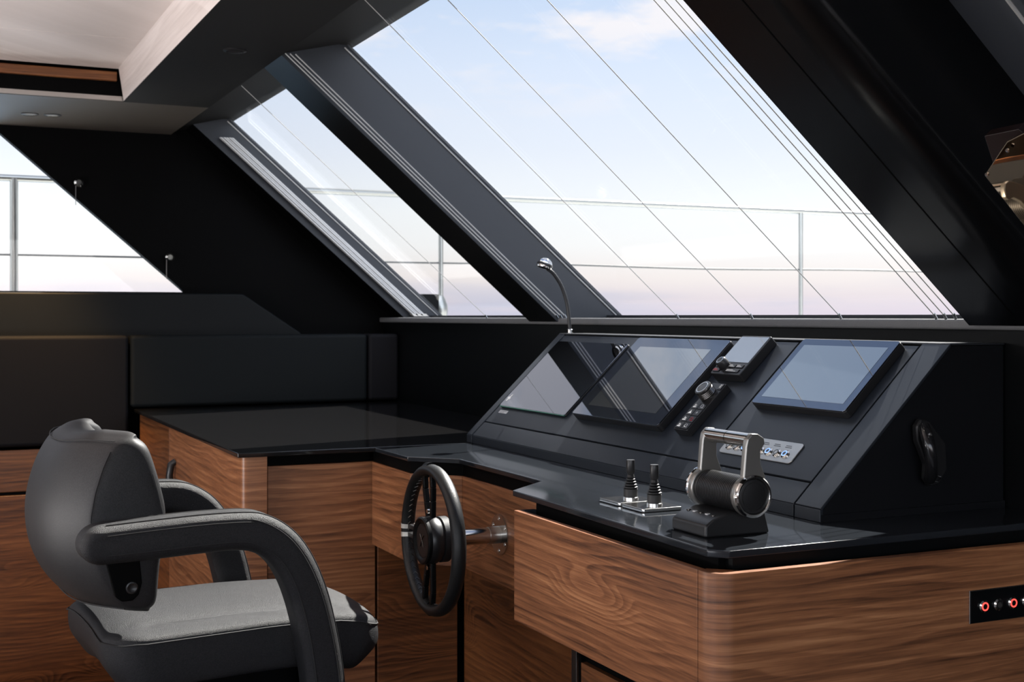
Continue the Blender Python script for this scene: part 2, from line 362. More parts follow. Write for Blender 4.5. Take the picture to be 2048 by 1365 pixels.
# ================================================================== guard rail outside (port)
RY = 7.2
def rail():
    t = thing('guard_rail', 'long polished steel guard rail on the side deck outside the windows', 'railing', (0, RY, -.70))
    MB().tube([(x, RY, .727) for x in (-3, 0, 2, 4, 6, 9.5)], .0175, 14).build('top_rail', RAILM, t)
    pts = [(x, RY, .322 + .006*sin(x*2.3)*(1 if x > 3 else .2)) for x in [-3 + .25*i for i in range(51)]]
    MB().tube(pts, .0055, 8).build('lower_rail', mat('wire_rope', (.10, .105, .105), .55, metal=.6), t)
    for x, r in ((.46, .021), (2.87, .0145), (5.55, .0145), (-1.9, .021)):
        p = MB().cyl((x, RY, -.69), (x, RY, .725), r, 14).build('post', RAILM, t)
        b = [(.02, -.72), (.035, -.70), (.02, -.66)]
        if x == 2.87: b = [(.02, -.02), (.036, .0), (.042, .03), (.040, .065), (.028, .10), (.016, .125)]
        MB().lathe(b, (x, RY, 0), (0, 0, 1), 20).build('foot_socket', RAILM, p)
rail()

# ================================================================== blind wires and stacks
def wire(y, x0=2.09, z1=.86, r=.0013, lab=None, zb=-.004):
    t = thing('blind_wire', lab, 'wire', (x0, y, zb), 'blind guide wires across the windshield')
    MB().tube([(rake(x0, zb+.002), y, zb+.002), (rake(x0, z1), y, z1)], r, 6).build('cable', WIRE, t)
    MB().cyl((x0+.004, y, zb-.002), (x0-.004, y, zb+.010), .0035, 10).build('anchor', STEEL, t)
Ys = [(4.75, 'thin blind wire crossing the small narrow window'),
      (3.31, 'first thin blind wire right of the wide mullion, over the large window'),
      (2.93, 'thin blind wire in the middle of the large window, ending above the middle display'),
      (2.555, 'thin blind wire ending at the sill above the right display'),
      (2.225, 'leftmost of the close bundle of blind wires beside the black pillar'),
      (2.195, 'middle one of the blind wires bundled beside the black pillar'),
      (2.165, 'rightmost of the bundled blind wires, nearest the black pillar')]
for y, l in Ys: wire(y, lab=l)
for dx, l in ((0, 'lowest of three bright blind wires running down the wide mullion'), (.016, 'middle one of three bright blind wires on the wide mullion'), (.034, 'upper of three bright blind wires on the wide mullion')):
    wire(4.105, x0=2.085+dx, r=.0022, lab=l)
wire(1.70, x0=2.42, r=.004, lab='short white blind wire at the top right, over the grey panel')
def stack():
    t = thing('pleated_blind', 'pleated grey window blind folded up against the far left windshield post', 'blind', (2.23, 5.88, 0))
    m = MB()
    for i in range(5):
        x = 2.205 + .013*i
        m.prism([(rake(x, .004), .004), (rake(x+.009, .004), .004), (rake(x+.009, .82), .82), (rake(x, .82), .82)], 'y', 5.872 - .004*(i % 2), 5.895)
    m.build('folded_pleats', BLIND, t)
    MB().prism([(rake(2.20, .0), .0), (rake(2.275, .0), .0), (rake(2.275, .012), .012), (rake(2.20, .012), .012)], 'y', 5.868, 5.9).build('end_bar', ALU, t)
stack()
for x, z, l in ((.66, .604, 'small chrome hook on the dark wall, upper one beside the side window'), (1.063, .274, 'small chrome hook on the dark wall, lower one beside the side window')):
    t = thing('wall_hook', l, 'hook', (x, 6.095, z), 'chrome hooks on the port wall')
    MB().cyl((x, 6.10, z), (x, 6.06, z), .012, 12).lathe([(.016, 0), (.02, .008), (.012, .018)], (x, 6.068, z), (0, -1, 0), 16).build('hook_head', CHROME, t)
    MB().cyl((x-.01, 6.09, z), (x-.01, 6.09, z-.10), .0015, 6).build('cord', DSTEEL, t)

# ceiling lamps
def downlight(x, y, lab, r=.03, lit=True):
    t = thing('downlight', lab, 'ceiling light', (x, y, .85), 'recessed ceiling downlights')
    MB().lathe([(r*.72, 0), (r, 0), (r, -.004), (r*.72, -.007)], (x, y, .85), (0,0,1), 28, ring=True).build('trim_ring', PLA, t)
    MB().lathe([(.001, -.0072), (r*.66, -.0072), (r*.6, -.0082), (.001, -.0082)], (x, y, .85), (0,0,1), 24).build('lens', LENS if lit else PLA, t)
downlight(.918, 4.075, 'round black downlight in the dark beam near the windshield', .037, False)
downlight(.427, 5.72, 'left one of two downlights side by side in the grey soffit', .036)
downlight(.517, 5.71, 'right one of two downlights side by side in the grey soffit', .036)
for i, (x, y) in enumerate(((.427, 5.70), (.517, 5.69))):
    l = bpy.data.lights.new('downlight_lamp', 'SPOT'); l.energy = 75; l.color = (1, .62, .28); l.spot_size = R(70); l.spot_blend = .8; l.shadow_soft_size = .03
    lo = bpy.data.objects.new('downlight_lamp', l); COL.objects.link(lo); lo.location = (x, y, E + .83)
    lo.rotation_euler = Vector((.12, -.05, 1)).to_track_quat('Z', 'Y').to_euler()

ul = bpy.data.lights.new('added_ceiling_fill', 'AREA'); ul.energy = 72; ul.color = (1, .95, .93); ul.size = .9  # added area light, no real fitting: brightens the ceiling from below
ulo = bpy.data.objects.new('added_ceiling_fill', ul); COL.objects.link(ulo); ulo.location = (-1.3, 3.3, E - .55); ulo.rotation_euler = Vector((-.25, -.1, -1)).to_track_quat('Z', 'Y').to_euler()
# ================================================================== port bench backs and low cabinet
def cushion(x0, x1, z0, z1, lab, m):
    t = MB().box(x0, x1, 5.85, 5.985, z0, z1).build('backrest_cushion', m, bev=.018, seg=4)
    tag(t, lab, 'cushion', 'upholstered back cushions along the port wall')
cushion(-2.6, .848, -.56, -.085, 'large dark back cushion at far left, behind the helm chair', CUSH2)
cushion(.856, 2.0-.045, -.405, -.085, 'long charcoal back cushion above the black table top', CUSH)
cushion(1.962, 2.115, -.405, -.085, 'short narrow violet-black cushion in the corner beside the front wall', CUSH2)
def low_cab():
    t = thing('low_cabinet', 'long low walnut cabinet under the back cushion at far left', 'cabinet', (-.8, 5.95, -1.82))
    MB().box(-2.6, .85, 5.90, 5.98, -1.82, -.575).build('body', MATB, t)
    MB().box(-2.6, .85, 5.885, 5.90, -.755, -.575).build('top_rail', WAL2, t, bev=.003)
    for x0, x1 in ((-2.2, -.92), (-.91, .235), (.243, .85)):
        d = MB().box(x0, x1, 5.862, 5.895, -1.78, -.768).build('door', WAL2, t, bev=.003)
low_cab()

# ================================================================== table with glossy top
def table():
    t = thing('lounge_cabinet', 'walnut corner cabinet behind the chair under a large black top', 'cabinet', (1.1, 4.8, -1.25))
    MB().box(.90, 2.10, 3.90, 5.80, -1.25, -.430).build('body', MATB, t)
    # corner column with a rounded edge, then the left flank in two panels
    P = [(.885, 3.90), (.885, 3.86)] + [(.905 - .020*cos(R(a)), 3.855 - .020*sin(R(a))) for a in range(0, 91, 15)] + [(.962, 3.835), (.962, 3.90)]
    MB().prism(P, 'z', -1.25, -.424).build('corner_post', WAL, t)
    MB().box(.885, .90, 3.90, 5.06, -1.25, -.424).build('side_panel', WAL, t, bev=.001)
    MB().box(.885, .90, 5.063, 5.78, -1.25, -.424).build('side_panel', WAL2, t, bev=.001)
    MB().box(.972, 1.318, 3.868, 3.895, -1.24, -.460).build('door', WAL, t, bev=.002)
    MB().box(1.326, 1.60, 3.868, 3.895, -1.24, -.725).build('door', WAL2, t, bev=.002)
    MB().box(.965, 1.30, 3.875, 3.90, -.458, -.424).build('fascia', MATB, t)
    h = MB().tube([(.885, 4.925, -.55+.0), (.868, 4.925, -.56), (.862, 4.925, -.60), (.862, 4.925, -.66), (.87, 4.925, -.69)], .014, 12).build('latch', PLA, t)
table()
o = MB().prism([(.868, 3.812), (1.70, 3.812), (1.70, 3.86), (2.105, 3.86), (2.105, 5.83), (.868, 5.83)], 'z', -.424, -.410).build('table_top', TOPE, bev=.002)
tag(o, 'large glossy black table top in front of the long cushion', 'table top')

# ================================================================== helm worktop
wt = [(1.297, 3.809), (1.297, 3.517), (1.411, 3.397), (1.411, 2.862), (1.272, 2.735), (1.258, 1.895), (1.285, 1.866), (2.115, 1.872), (2.115, 3.855), (1.706, 3.855), (1.706, 3.809)]
o = MB().prism(wt, 'z', -.424, -.410).build('helm_worktop', TOP, bev=.0025)
tag(o, 'stepped polished black worktop carrying the console, joysticks and throttle', 'worktop')

# ================================================================== helm desk body
def desk():
    t = thing('helm_desk', 'walnut helm desk with wheel panel, open-topped drawer and rounded corner', 'cabinet', (1.6, 2.8, -1.25))
    # rounded near corner and starboard flank in one continuous veneer
    r = .042; X0, Y0 = 1.235, 1.835
    P = [(1.255, 1.888), (X0, 1.888), (X0, Y0 + r)] + [(X0 + r - r*cos(R(a)), Y0 + r - r*sin(R(a))) for a in range(10, 91, 10)] + [(2.115, Y0), (2.115, Y0+.02), (1.30, Y0+.02), (1.255, Y0+.06)]
    MB().prism(P, 'z', -1.25, -.443).build('side_panel', WAL, t, ang=50)
    d = MB().box(1.235, 1.253, 1.891, 2.648, -.694, -.443).build('drawer_front', WAL, t, bev=.0012)
    MB().box(1.253, 1.285, 2.635, 2.648, -.68, -.443).build('drawer_side', CONS, d)
    MB().box(1.253, 1.285, 1.90, 1.912, -.68, -.45).build('drawer_side', CONS, d)
    # black carcass under the slab
    MB().box(1.285, 2.10, 1.90, 2.635, -.70, -.4245).build('carcass', MATB, t)
    MB().prism([(1.30, 1.878), (2.11, 1.878), (2.11, 1.90), (1.30, 1.90)], 'z', -.60, -.4245).build('plinth', BLK, t)
    # stepped wheel panel, three faces, with the black fascia above it
    th = .018
    def face(a, b, z0, z1, n, m, o_=0.0):
        a, b = Vector((*a, 0)), Vector((*b, 0)); dr = (b-a).normalized(); nn = Vector((-dr.y, dr.x, 0)) * -1
        if nn.x < 0: nn = -nn
        a2, b2 = a + nn*th, b + nn*th
        return MB().quadbox([(a.x,a.y,z0),(b.x,b.y,z0),(b2.x,b2.y,z0),(a2.x,a2.y,z0),(a.x,a.y,z1),(b.x,b.y,z1),(b2.x,b2.y,z1),(a2.x,a2.y,z1)]).build(n, m, t, bev=.001)
    pa, pb, pc, pd = (1.305, 3.862), (1.305, 3.52), (1.421, 3.40), (1.421, 2.655)
    for a, b in ((pa, pb), (pb, pc), (pc, pd)):
        face(a, b, -.722, -.460, 'wheel_panel', WAL)
        face((a[0]+.004, a[1]), (b[0]+.004, b[1]), -.459, -.4245, 'fascia', MATB)
    MB().prism([(1.33, 3.86), (1.33, 3.53), (1.446, 3.41), (1.446, 2.66), (2.1, 2.66), (2.1, 3.86)], 'z', -.70, -.4245).build('carcass', MATB, t)
    MB().box(1.62, 1.64, 2.5, 3.86, -1.25, -.70).build('back_panel', WAL2, t, bev=.002)
    MB().box(1.635, 2.10, 1.86, 3.85, -1.25, -.71).build('footwell_wall', MATB, t)
    # lower cupboard under the drawer
    MB().box(1.315, 1.62, 1.90, 2.50, -1.25, -.702).build('carcass', MATB, t)
    MB().box(1.300, 1.314, 1.90, 2.445, -1.24, -.748).build('cupboard_door', WAL2, t, bev=.001)
    MB().box(1.292, 1.30, 2.452, 2.475, -1.24, -.708).build('door_pull', DSTEEL, t, bev=.001)
desk()

# ================================================================== console
def console():
    t = thing('helm_console', 'large slanted black instrument console standing on the worktop', 'console', (1.87, 2.95, -.41))
    x0, x1, zt = 1.625, 2.115, -.0585
    xt = x0 + SL*TS.x
    MB().prism([(x0+.006, -.4098), (x1, -.4098), (x1, zt-.004), (xt+.003, zt-.004), (x0+.006, -.386)], 'y', CY0+.004, CY1-.004).build('body', CONSK, t)
    MB().box(xt-.001, x1, CY0, CY1, zt-.003, zt+.0015).build('top_cover', mat('console_top', (.02, .022, .026), .3), t, bev=.0015)
    def plate(y0, y1, s0, s1, n, m=CONS, lift=.0, th=.006):
        pr = []
        for s in (s0, s1):
            for h in (lift-th, lift): pr.append(S0 + TS*s + NS*h)
        a, b, c, d = pr
        return MB().quadbox([(a.x,y0,a.z),(a.x,y1,a.z),(b.x,y1,b.z),(b.x,y0,b.z),(c.x,y0,c.z),(c.x,y1,c.z),(d.x,y1,d.z),(d.x,y0,d.z)]).build(n, m, t, bev=.0012)
    plate(2.132, 2.541, .062, SL-.006, 'face_panel'); plate(2.547, 3.800, .062, SL-.006, 'face_panel')
    plate(2.132, 3.800, .000, .057, 'lower_panel')
    plate(CY0, 2.126, 0, SL, 'edge_frame', lift=.001); plate(3.806, CY1, 0, SL, 'edge_frame', lift=.001)
    MB().box(x0-.001, x0+.006, 2.132, 3.80, -.4098, -.3845).build('kick_strip', CONS, t, bev=.001)
    MB().box(x0-.002, x0+.006, CY0, 2.126, -.4098, -.3845).build('edge_foot', CONS, t, bev=.001)
    MB().box(x0-.002, x0+.006, 3.806, CY1, -.4098, -.3845).build('edge_foot', CONS, t, bev=.001)
    MB().box(x0, x1, CY0-.001, CY0+.004, -.4098, -.395).build('edge_trim', CONSK, t)
console()

# ---- displays.  local coords: x to starboard, y up the slope, z out
def display(name, lab, yc, sc_, w, h, th, iw, ih, edge=None, panel=SCRI, low=0):
    t = slope_thing(name, lab, 'screen', yc, sc_, 'displays on the console face')
    MB(True).rrect(-w/2, w/2, -h/2, h/2, 0, th-.003, .008).build('housing', PLA, t, bev=.0015)
    MB(True).rrect(-w/2+.001, w/2-.001, -h/2+.001, h/2-.001, th-.003, th, .008).build('front_glass', SCRN, t, bev=.0008)
    if iw: MB(True).box(-iw/2, iw/2, -ih/2+low, ih/2+low, th, th+.0004).build('display_area', panel, t, smooth=False)
    if edge: MB(True).box(-w/2+.004, w/2-.004, -h/2-.001, -h/2+.0015, th-.0035, th-.0005).build('glass_edge', edge, t)
    return t
t1 = display('chart_display', 'leftmost flush glass display with green-tinted lower edge and a white corner emblem', 3.553, .277, .462, .300, .008, 0, 0, GRN)
e = MB(True).prism([(-.214, -.128), (-.207, -.128), (-.205, -.120), (-.197, -.119), (-.197, -.114), (-.203, -.111), (-.201, -.098), (-.206, -.100), (-.209, -.108), (-.219, -.110), (-.219, -.114), (-.213, -.118)], 'z', .0082, .0086).build('emblem', WHT, t1, smooth=False)
o = slope_thing('label_sticker', 'small pale sticker below the leftmost display', 'sticker', 3.735, .110)
MB(True).box(-.03, .03, -.006, .006, 0, .0006).build('sticker_face', WHT, o, smooth=False)
for r_ in range(2): MB(True).box(-.024, .022 - .01*r_, .001 - .005*r_, .0024 - .005*r_, .0007, .0009).build('print_line', DSTEEL, o, smooth=False)
display('chart_display', 'middle display, thick black frame, between the leftmost display and the radio', 3.022, .283, .470, .312, .024, .365, .236, None, SCRI)
display('chart_display', 'rightmost display with wide dark border standing alone on its own panel', 2.332, .345, .336, .216, .022, .292, .172, None, SCRI)

def radio():
    t = slope_thing('radio_unit', 'small radio with grey screen, dial and keys at the top of the console', 'radio', 2.688, .385)
    w, h, th = .128, .138, .026
    MB(True).rrect(-w/2, w/2, -h/2, h/2, 0, th, .006).build('housing', PLA, t, bev=.0025)
    MB(True).box(-w/2+.005, w/2-.005, -.026, h/2-.005, th, th+.0006).build('display_area', SCRL, t, smooth=False)
    k = MB(True).lathe([(.015, 0), (.0155, .004), (.0145, .018), (.0125, .021), (.001, .021)], (-.028, -.040, th), (0,0,1), 28).build('dial', PLA, t)
    MB(True).lathe([(.0105, .0211), (.0105, .0214), (.0085, .0214), (.0085, .0211)], (-.028, -.040, th), (0,0,1), 24, ring=True).build('dial_ring', STEEL, k)
    for i, (x0, y0, x1) in enumerate(((-.06, -.046, -.044), (-.06, -.062, -.032), (-.006, -.046, .022), (.026, -.046, .054), (-.004, -.062, .05))):
        q = MB(True).rrect(x0, x1, y0, y0+.012, th, th+.0022, .002).build('key', PLA, t, bev=.0005)
        MB(True).box(x0+.002, x0+(x1-x0)*.8, y0+.003, y0+.0045, th+.0023, th+.0026).box(x0+.002, x0+(x1-x0)*.55, y0+.007, y0+.0085, th+.0023, th+.0026).build('marking', REDM if i == 1 else WHT, q, smooth=False)
radio()
def keypad():
    t = slope_thing('control_keypad', 'narrow black keypad with a big ribbed dial between the displays', 'remote control', 2.683, .208)
    w, h, th = .062, .162, .022
    MB(True).rrect(-w/2, w/2, -h/2, h/2, 0, th, .004).build('housing', PLA, t, bev=.002)
    prof = [(.023, 0), (.023, .003)]
    for i in range(4): prof += [(.0235, .004+.004*i), (.0222, .006+.004*i)]
    prof += [(.0235, .022), (.0225, .0255), (.019, .026), (.001, .026)]
    k = MB(True).lathe(prof, (-.006, .040, th), (0,0,1), 36).build('dial', DSTEEL, t)
    MB(True).lathe([(.018, .0261), (.018, .0268), (.0155, .0268), (.0155, .0261)], (-.006, .040, th), (0,0,1), 28, ring=True).build('dial_ring', STEEL, k)
    for r_ in range(4):
        for c in range(2):
            x0 = -.028 + .029*c; y0 = -.077 + .022*r_
            q = MB(True).rrect(x0, x0+.027, y0, y0+.020, th, th+.002, .0015).build('key', PLA, t, bev=.0004)
            m = MB(True)
            if (r_, c) == (2, 1): m.box(x0+.009, x0+.017, y0+.0092, y0+.0108, th+.0021, th+.0024).box(x0+.0122, x0+.0138, y0+.006, y0+.014, th+.0021, th+.0024)
            elif (r_, c) == (2, 0): m.prism([(x0+.006, y0+.005), (x0+.02, y0+.005), (x0+.013, y0+.016)], 'z', th+.0021, th+.0024)
            elif c == 0: m.rrect(x0+.006, x0+.02, y0+.004, y0+.008, th+.0021, th+.0024, .001).box(x0+.009, x0+.012, y0+.009, y0+.015, th+.0021, th+.0024).box(x0+.014, x0+.018, y0+.009, y0+.013, th+.0021, th+.0024)
            else: m.tube([(x0+.013+.005*cos(a), y0+.010+.005*sin(a), th+.0022) for a in [2*pi*i/16 for i in range(16)]], .0007, 4, closed=True).box(x0+.016, x0+.021, y0+.004, y0+.0055, th+.0021, th+.0024)
            m.build('marking', REDM if (r_, c) == (1, 1) else WHT, q, smooth=False)
    q = MB(True).rrect(.012, .028, .058, .078, th, th+.002, .0015).build('key', PLA, t, bev=.0004)
    m = MB(True)
    for i in range(3): m.box(.016, .024, .064+.004*i, .0655+.004*i, th+.0021, th+.0024)
    m.build('marking', WHT, q, smooth=False)
keypad()
def ring_button(t, x, y, z, r, led, n='button', ax=(0,0,1), local=True):
    b = MB(local).lathe([(r*1.25, 0), (r*1.25, r*.25), (r, r*.45), (r*.95, r*.5)], (x, y, z), ax, 24).build(n, CHROME, t)
    o = Vector((x, y, z)) + Vector(ax)*r*.5
    MB(local).lathe([(r*.86, 0), (r*.86, r*.07), (r*.62, r*.07), (r*.62, 0)], tuple(o), ax, 24, ring=True).build('light_ring', led or DSTEEL, b)
    MB(local).lathe([(r*.58, 0), (r*.55, r*.05), (.0001, r*.05)], tuple(o), ax, 20).build('cap', BSTEEL if led is None else DSTEEL, b)
def switchplate():
    t = slope_thing('switch_plate', 'polished steel plate with a row of ringed push buttons low on the console', 'switch panel', 2.368, .1235)
    MB(True).rrect(-.135, .135, -.029, .029, 0, .003, .010).build('plate', BSTEEL, t, bev=.001)
    for i in range(8):
        ring_button(t, .100 - .030*i, -.007, .003, .0085, (BLUL, None, BLUL, None, None, BLUL, None, None)[i])
    m = MB(True)
    for x, w in ((.092, .022), (.052, .024), (.012, .02), (-.03, .024)):
        m.box(x-w/2, x+w/2, .012, .0135, .0031, .0034).box(x-w/2, x+w/3, .0165, .018, .0031, .0034)
    m.build('engraving', DSTEEL, t, smooth=False)
switchplate()

# ---- gooseneck lamp
def gooseneck():
    t = thing('gooseneck_lamp', 'small chrome-headed gooseneck lamp on the left end of the console', 'lamp', (1.992, 3.825, -.057))
    x, y = 1.992, 3.825
    pts = []
    P = [(x, y, -.058), (x-.004, y, -.01), (x-.012, y, .045), (x-.032, y, .10), (x-.062, y, .142), (x-.085, y, .158)]
    def cr(p, u): return p
    V = [Vector(p) for p in P]
    for i in range(len(V)-1):
        a = V[max(i-1, 0)]; b = V[i]; c = V[i+1]; d = V[min(i+2, len(V)-1)]
        for k in range(8):
            s = k/8; pts.append(.5*((2*b)+(c-a)*s+(2*a-5*b+4*c-d)*s*s+(3*b-a-3*c+d)*s**3))
    pts.append(V[-1])
    MB().tube(pts, [.0058 + .0008*(i % 2) for i in range(len(pts))], 10).build('flexible_neck', RUB, t)
    ax = Vector((.35, 0, 1)).normalized()
    MB().lathe([(.010, 0), (.0105, .012), (.008, .014)], (x, y, -.057), (0,0,1), 16).build('socket', CHROME, t)
    h = MB().lathe([(.016, -.014), (.024, -.012), (.0265, -.004), (.026, .003), (.0215, .013), (.013, .020), (.004, .023), (.001, .0235)], (x-.095, y, .172), ax, 28).build('lamp_head', CHROME, t)
    MB().lathe([(.0265, -.006), (.0278, -.004), (.0278, .001), (.0265, .003)], (x-.095, y, .172), ax, 28).build('switch_ring', PLA, h)
gooseneck()

# ---- joysticks
def joystick(x, y, lab):
    t = thing('joystick', lab, 'joystick', (x, y, -.410), 'thruster joysticks')
    MB().rrect(x-.055, x+.042, y-.0455, y+.0455, -.4098, -.4018, .006).build('base_plate', STEEL, t, bev=.0015)
    MB().lathe([(.0175, 0), (.0175, .004), (.016, .005)], (x, y, -.4018), (0,0,1), 28).build('collar', STEEL, t)
    prof = [(.0155, .004), (.0155, .022)]
    for i in range(4):
        r = .0158 - .0018*i; h = .023 + .0058*i
        prof += [(r-.003, h), (r, h+.0015), (r, h+.0035), (r-.003, h+.005)]
    prof += [(.009, .048), (.0075, .053)]
    MB().lathe(prof, (x, y, -.4018), (0,0,1), 28).build('bellows', RUB, t)
    MB().lathe([(.0062, .052), (.0095, .059), (.0095, .083), (.0088, .0855), (.001, .0855)], (x, y, -.4018), (0,0,1), 24).build('grip', PLA, t)
joystick(1.424, 2.446, 'farther of two black joysticks on the worktop, left of the other')
joystick(1.424, 2.346, 'nearer black joystick on the worktop, next to the throttle')

# ---- throttle
def throttle():
    t = thing('throttle_control', 'chrome double-lever throttle with round black side cap', 'throttle lever', (1.39, 2.04, -.41))
    cx, cz = 1.404, -.334; y0, y1 = 1.972, 2.118
    MB().prism([(1.318, -.4098), (1.318, -.388), (1.335, -.376), (1.372, -.366), (1.45, -.366), (1.462, -.4098)], 'y', 1.990, 2.108).build('base', PLA, t, bev=.004, seg=3)
    prof = [(.0335, 0)]
    n = 22; L_ = y1 - y0 - .02
    for i in range(n): h = .003 + (L_-.006)*i/n; prof += [(.0345, h), (.0345, h+L_/n*.55), (.0338, h+L_/n*.6), (.0338, h+L_/n*.95)]
    prof += [(.034, L_)]
    MB().lathe(prof, (cx, y0+.01, cz), (0,1,0), 40).build('drum', PLA, t)
    for s, y in ((-1, y0), (1, y1)):
        # lever arm: flared plate rising forward, merged with the ring round the drum's end
        a, b = (y-.006, y+.008) if s < 0 else (y-.008, y+.006)
        P = []
        for k in range(0, 21): aa = R(118 + 13.6*k); P.append((cx+.039*cos(aa), cz+.039*sin(aa)))
        P += [(cx+.030, cz+.036), (cx+.020, cz+.060), (cx+.020, cz+.084), (cx+.030, cz+.096), (cx+.028, cz+.107), (cx+.014, cz+.115), (cx+.000, cz+.116), (cx-.010, cz+.106), (cx-.013, cz+.092)]
        lv = MB().prism(P, 'y', a, b).build('lever_arm', LEVER, t, bev=.003, seg=3)
        d = -1 if s < 0 else 1; yf = a if s < 0 else b
        MB().lathe([(.0385, 0), (.0402, .003), (.0395, .007), (.0370, .0095), (.0340, .0090), (.0322, .006), (.0322, 0)], (cx, yf, cz), (0, d, 0), 40, ring=True).build('ring', CHROME, lv)
        MB().lathe([(.0318, 0), (.0318, .0058), (.030, .0064), (.001, .0064)], (cx, yf, cz), (0, d, 0), 40).build('end_cap', PLA, lv)
        MB().lathe([(.0262, .0064), (.0262, .0068), (.0252, .0068), (.0252, .0064)], (cx, yf, cz), (0, d, 0), 40, ring=True).build('cap_line', DSTEEL, lv)
    g = MB()
    g.tube([(cx+.004, y0+.003, cz+.102), (cx+.004, (y0+y1)/2-.001, cz+.102)], .0135, 20).build('handle', STEEL, t)
    MB().tube([(cx+.004, (y0+y1)/2+.001, cz+.102), (cx+.004, y1-.003, cz+.102)], .0135, 20).build('handle', STEEL, t)
    for i in range(5): MB().rrect(1.343+.0005, 1.352, 2.004+.021*i, 2.012+.021*i, -.3735, -.3712, .002).build('push_button', (WHT if i % 2 else DSTEEL), t)
throttle()

# ---- handset on the console's starboard end
def handset():
    t = thing('handset', 'black corded-style handset in its cradle on the console end wall', 'handset', (1.89, 2.04, -.30))
    x, z, y = 1.885, -.285, 2.043
    P = [(x-.030, z+.060), (x-.018, z+.074), (x+.004, z+.070), (x+.050, z+.020), (x+.052, z-.035), (x+.030, z-.062), (x+.008, z-.066), (x-.006, z-.050), (x-.004, z-.02), (x-.028, z+.03)]
    MB().prism(P, 'y', y-.016, y).build('cradle', PLA, t, bev=.004, seg=3)
    MB().tube([(x-.012, y-.016, z+.058), (x-.018, y-.030, z+.044), (x-.016, y-.038, z+.015), (x-.012, y-.038, z-.015), (x-.005, y-.030, z-.040), (x+.004, y-.016, z-.050)], [.012, .013, .0125, .012, .0125, .012], 16).build('grip', mat('handset_gloss', (.01, .01, .011), .12), t)
    MB().lathe([(.005, 0), (.005, .003), (.001, .004)], (x-.022, y-.043, z+.044), (0,-1,0), 16).build('screw', CHROME, t)
    MB().tube([(x+.02+.012*cos(a), y-.018-.002*sin(3*a), z-.050+.006*sin(a)) for a in [i*.6 for i in range(11)]], .002, 6).build('cord', PLA, t)
handset()

# ---- side switch panel on the starboard flank
def side_panel():
    t = thing('side_switch_panel', 'black plate with red-ringed and plain steel push buttons on the desk flank', 'switch panel', (2.0, 1.834, -.55))
    x0, x1 = 1.805, 2.10; z0, z1 = -.583, -.520
    def pl(z, k=0): return z
    MB().quadbox([(x0,1.8345,z0),(x1,1.8345,z0),(x1,1.831,z0),(x0,1.831,z0),(x0,1.8345,z1),(x1,1.8345,z1),(x1,1.831,z1),(x0,1.831,z1)]).build('edge', STEEL, t, bev=.0008)
    MB().box(x0+.0015, x1-.0015, 1.8295, 1.832, z0+.0015, z1-.0015).build('plate', BLK, t, bev=.0006)
    for i in range(7):
        ring_button(t, 1.838 + .0365*i, 1.8295, -.5515, .0095, REDL if i in (0, 2) else None, ax=(0,-1,0), local=False)
side_panel()

# ---- mirror-black overhead unit hanging at the upper right
def overhead():
    t = thing('overhead_panel', 'glossy mirror-black instrument panel hung at the right edge above the helm', 'panel', (1.62, 1.62, .24))
    nrm = Vector((-0.797, -0.031, -0.603)).normalized()               # faces aft and down, towards the helmsman
    def slab(P, th, nm, m, bev=.0015):
        f = [Vector(p) for p in P]; b = [p - nrm*th for p in f]
        mb = MB(); mb.v = [tuple(p) for p in f + b]; n = len(f)
        mb.f = [list(range(n)), [n+k for k in range(n)][::-1]] + [[k, (k+1) % n, n+(k+1) % n, n+k] for k in range(n)]
        return mb.build(nm, m, t, bev=bev)
    slab([(1.587, 1.578, 0.231), (1.556, 1.5, 0.275), (1.544, 1.405, 0.295), (1.741, 1.521, 0.031)], .012, 'mirror_glass', mat('black_mirror', (.52, .40, .28), .02, metal=1))
    slab([(1.577, 1.568, 0.294), (1.578, 1.498, 0.296), (1.625, 1.449, 0.237), (1.707, 1.512, 0.125), (1.616, 1.583, 0.242)], .02, 'housing', mat('mirror_housing', (.014, .008, .008), .25), .001)
    for p in ((1.5865, 1.571, .2325), (1.558, 1.50, .262)):
        MB().lathe([(.0035, 0), (.0035, .002), (.001, .003)], p, tuple(nrm), 12).build('screw', CHROME, t)
overhead()

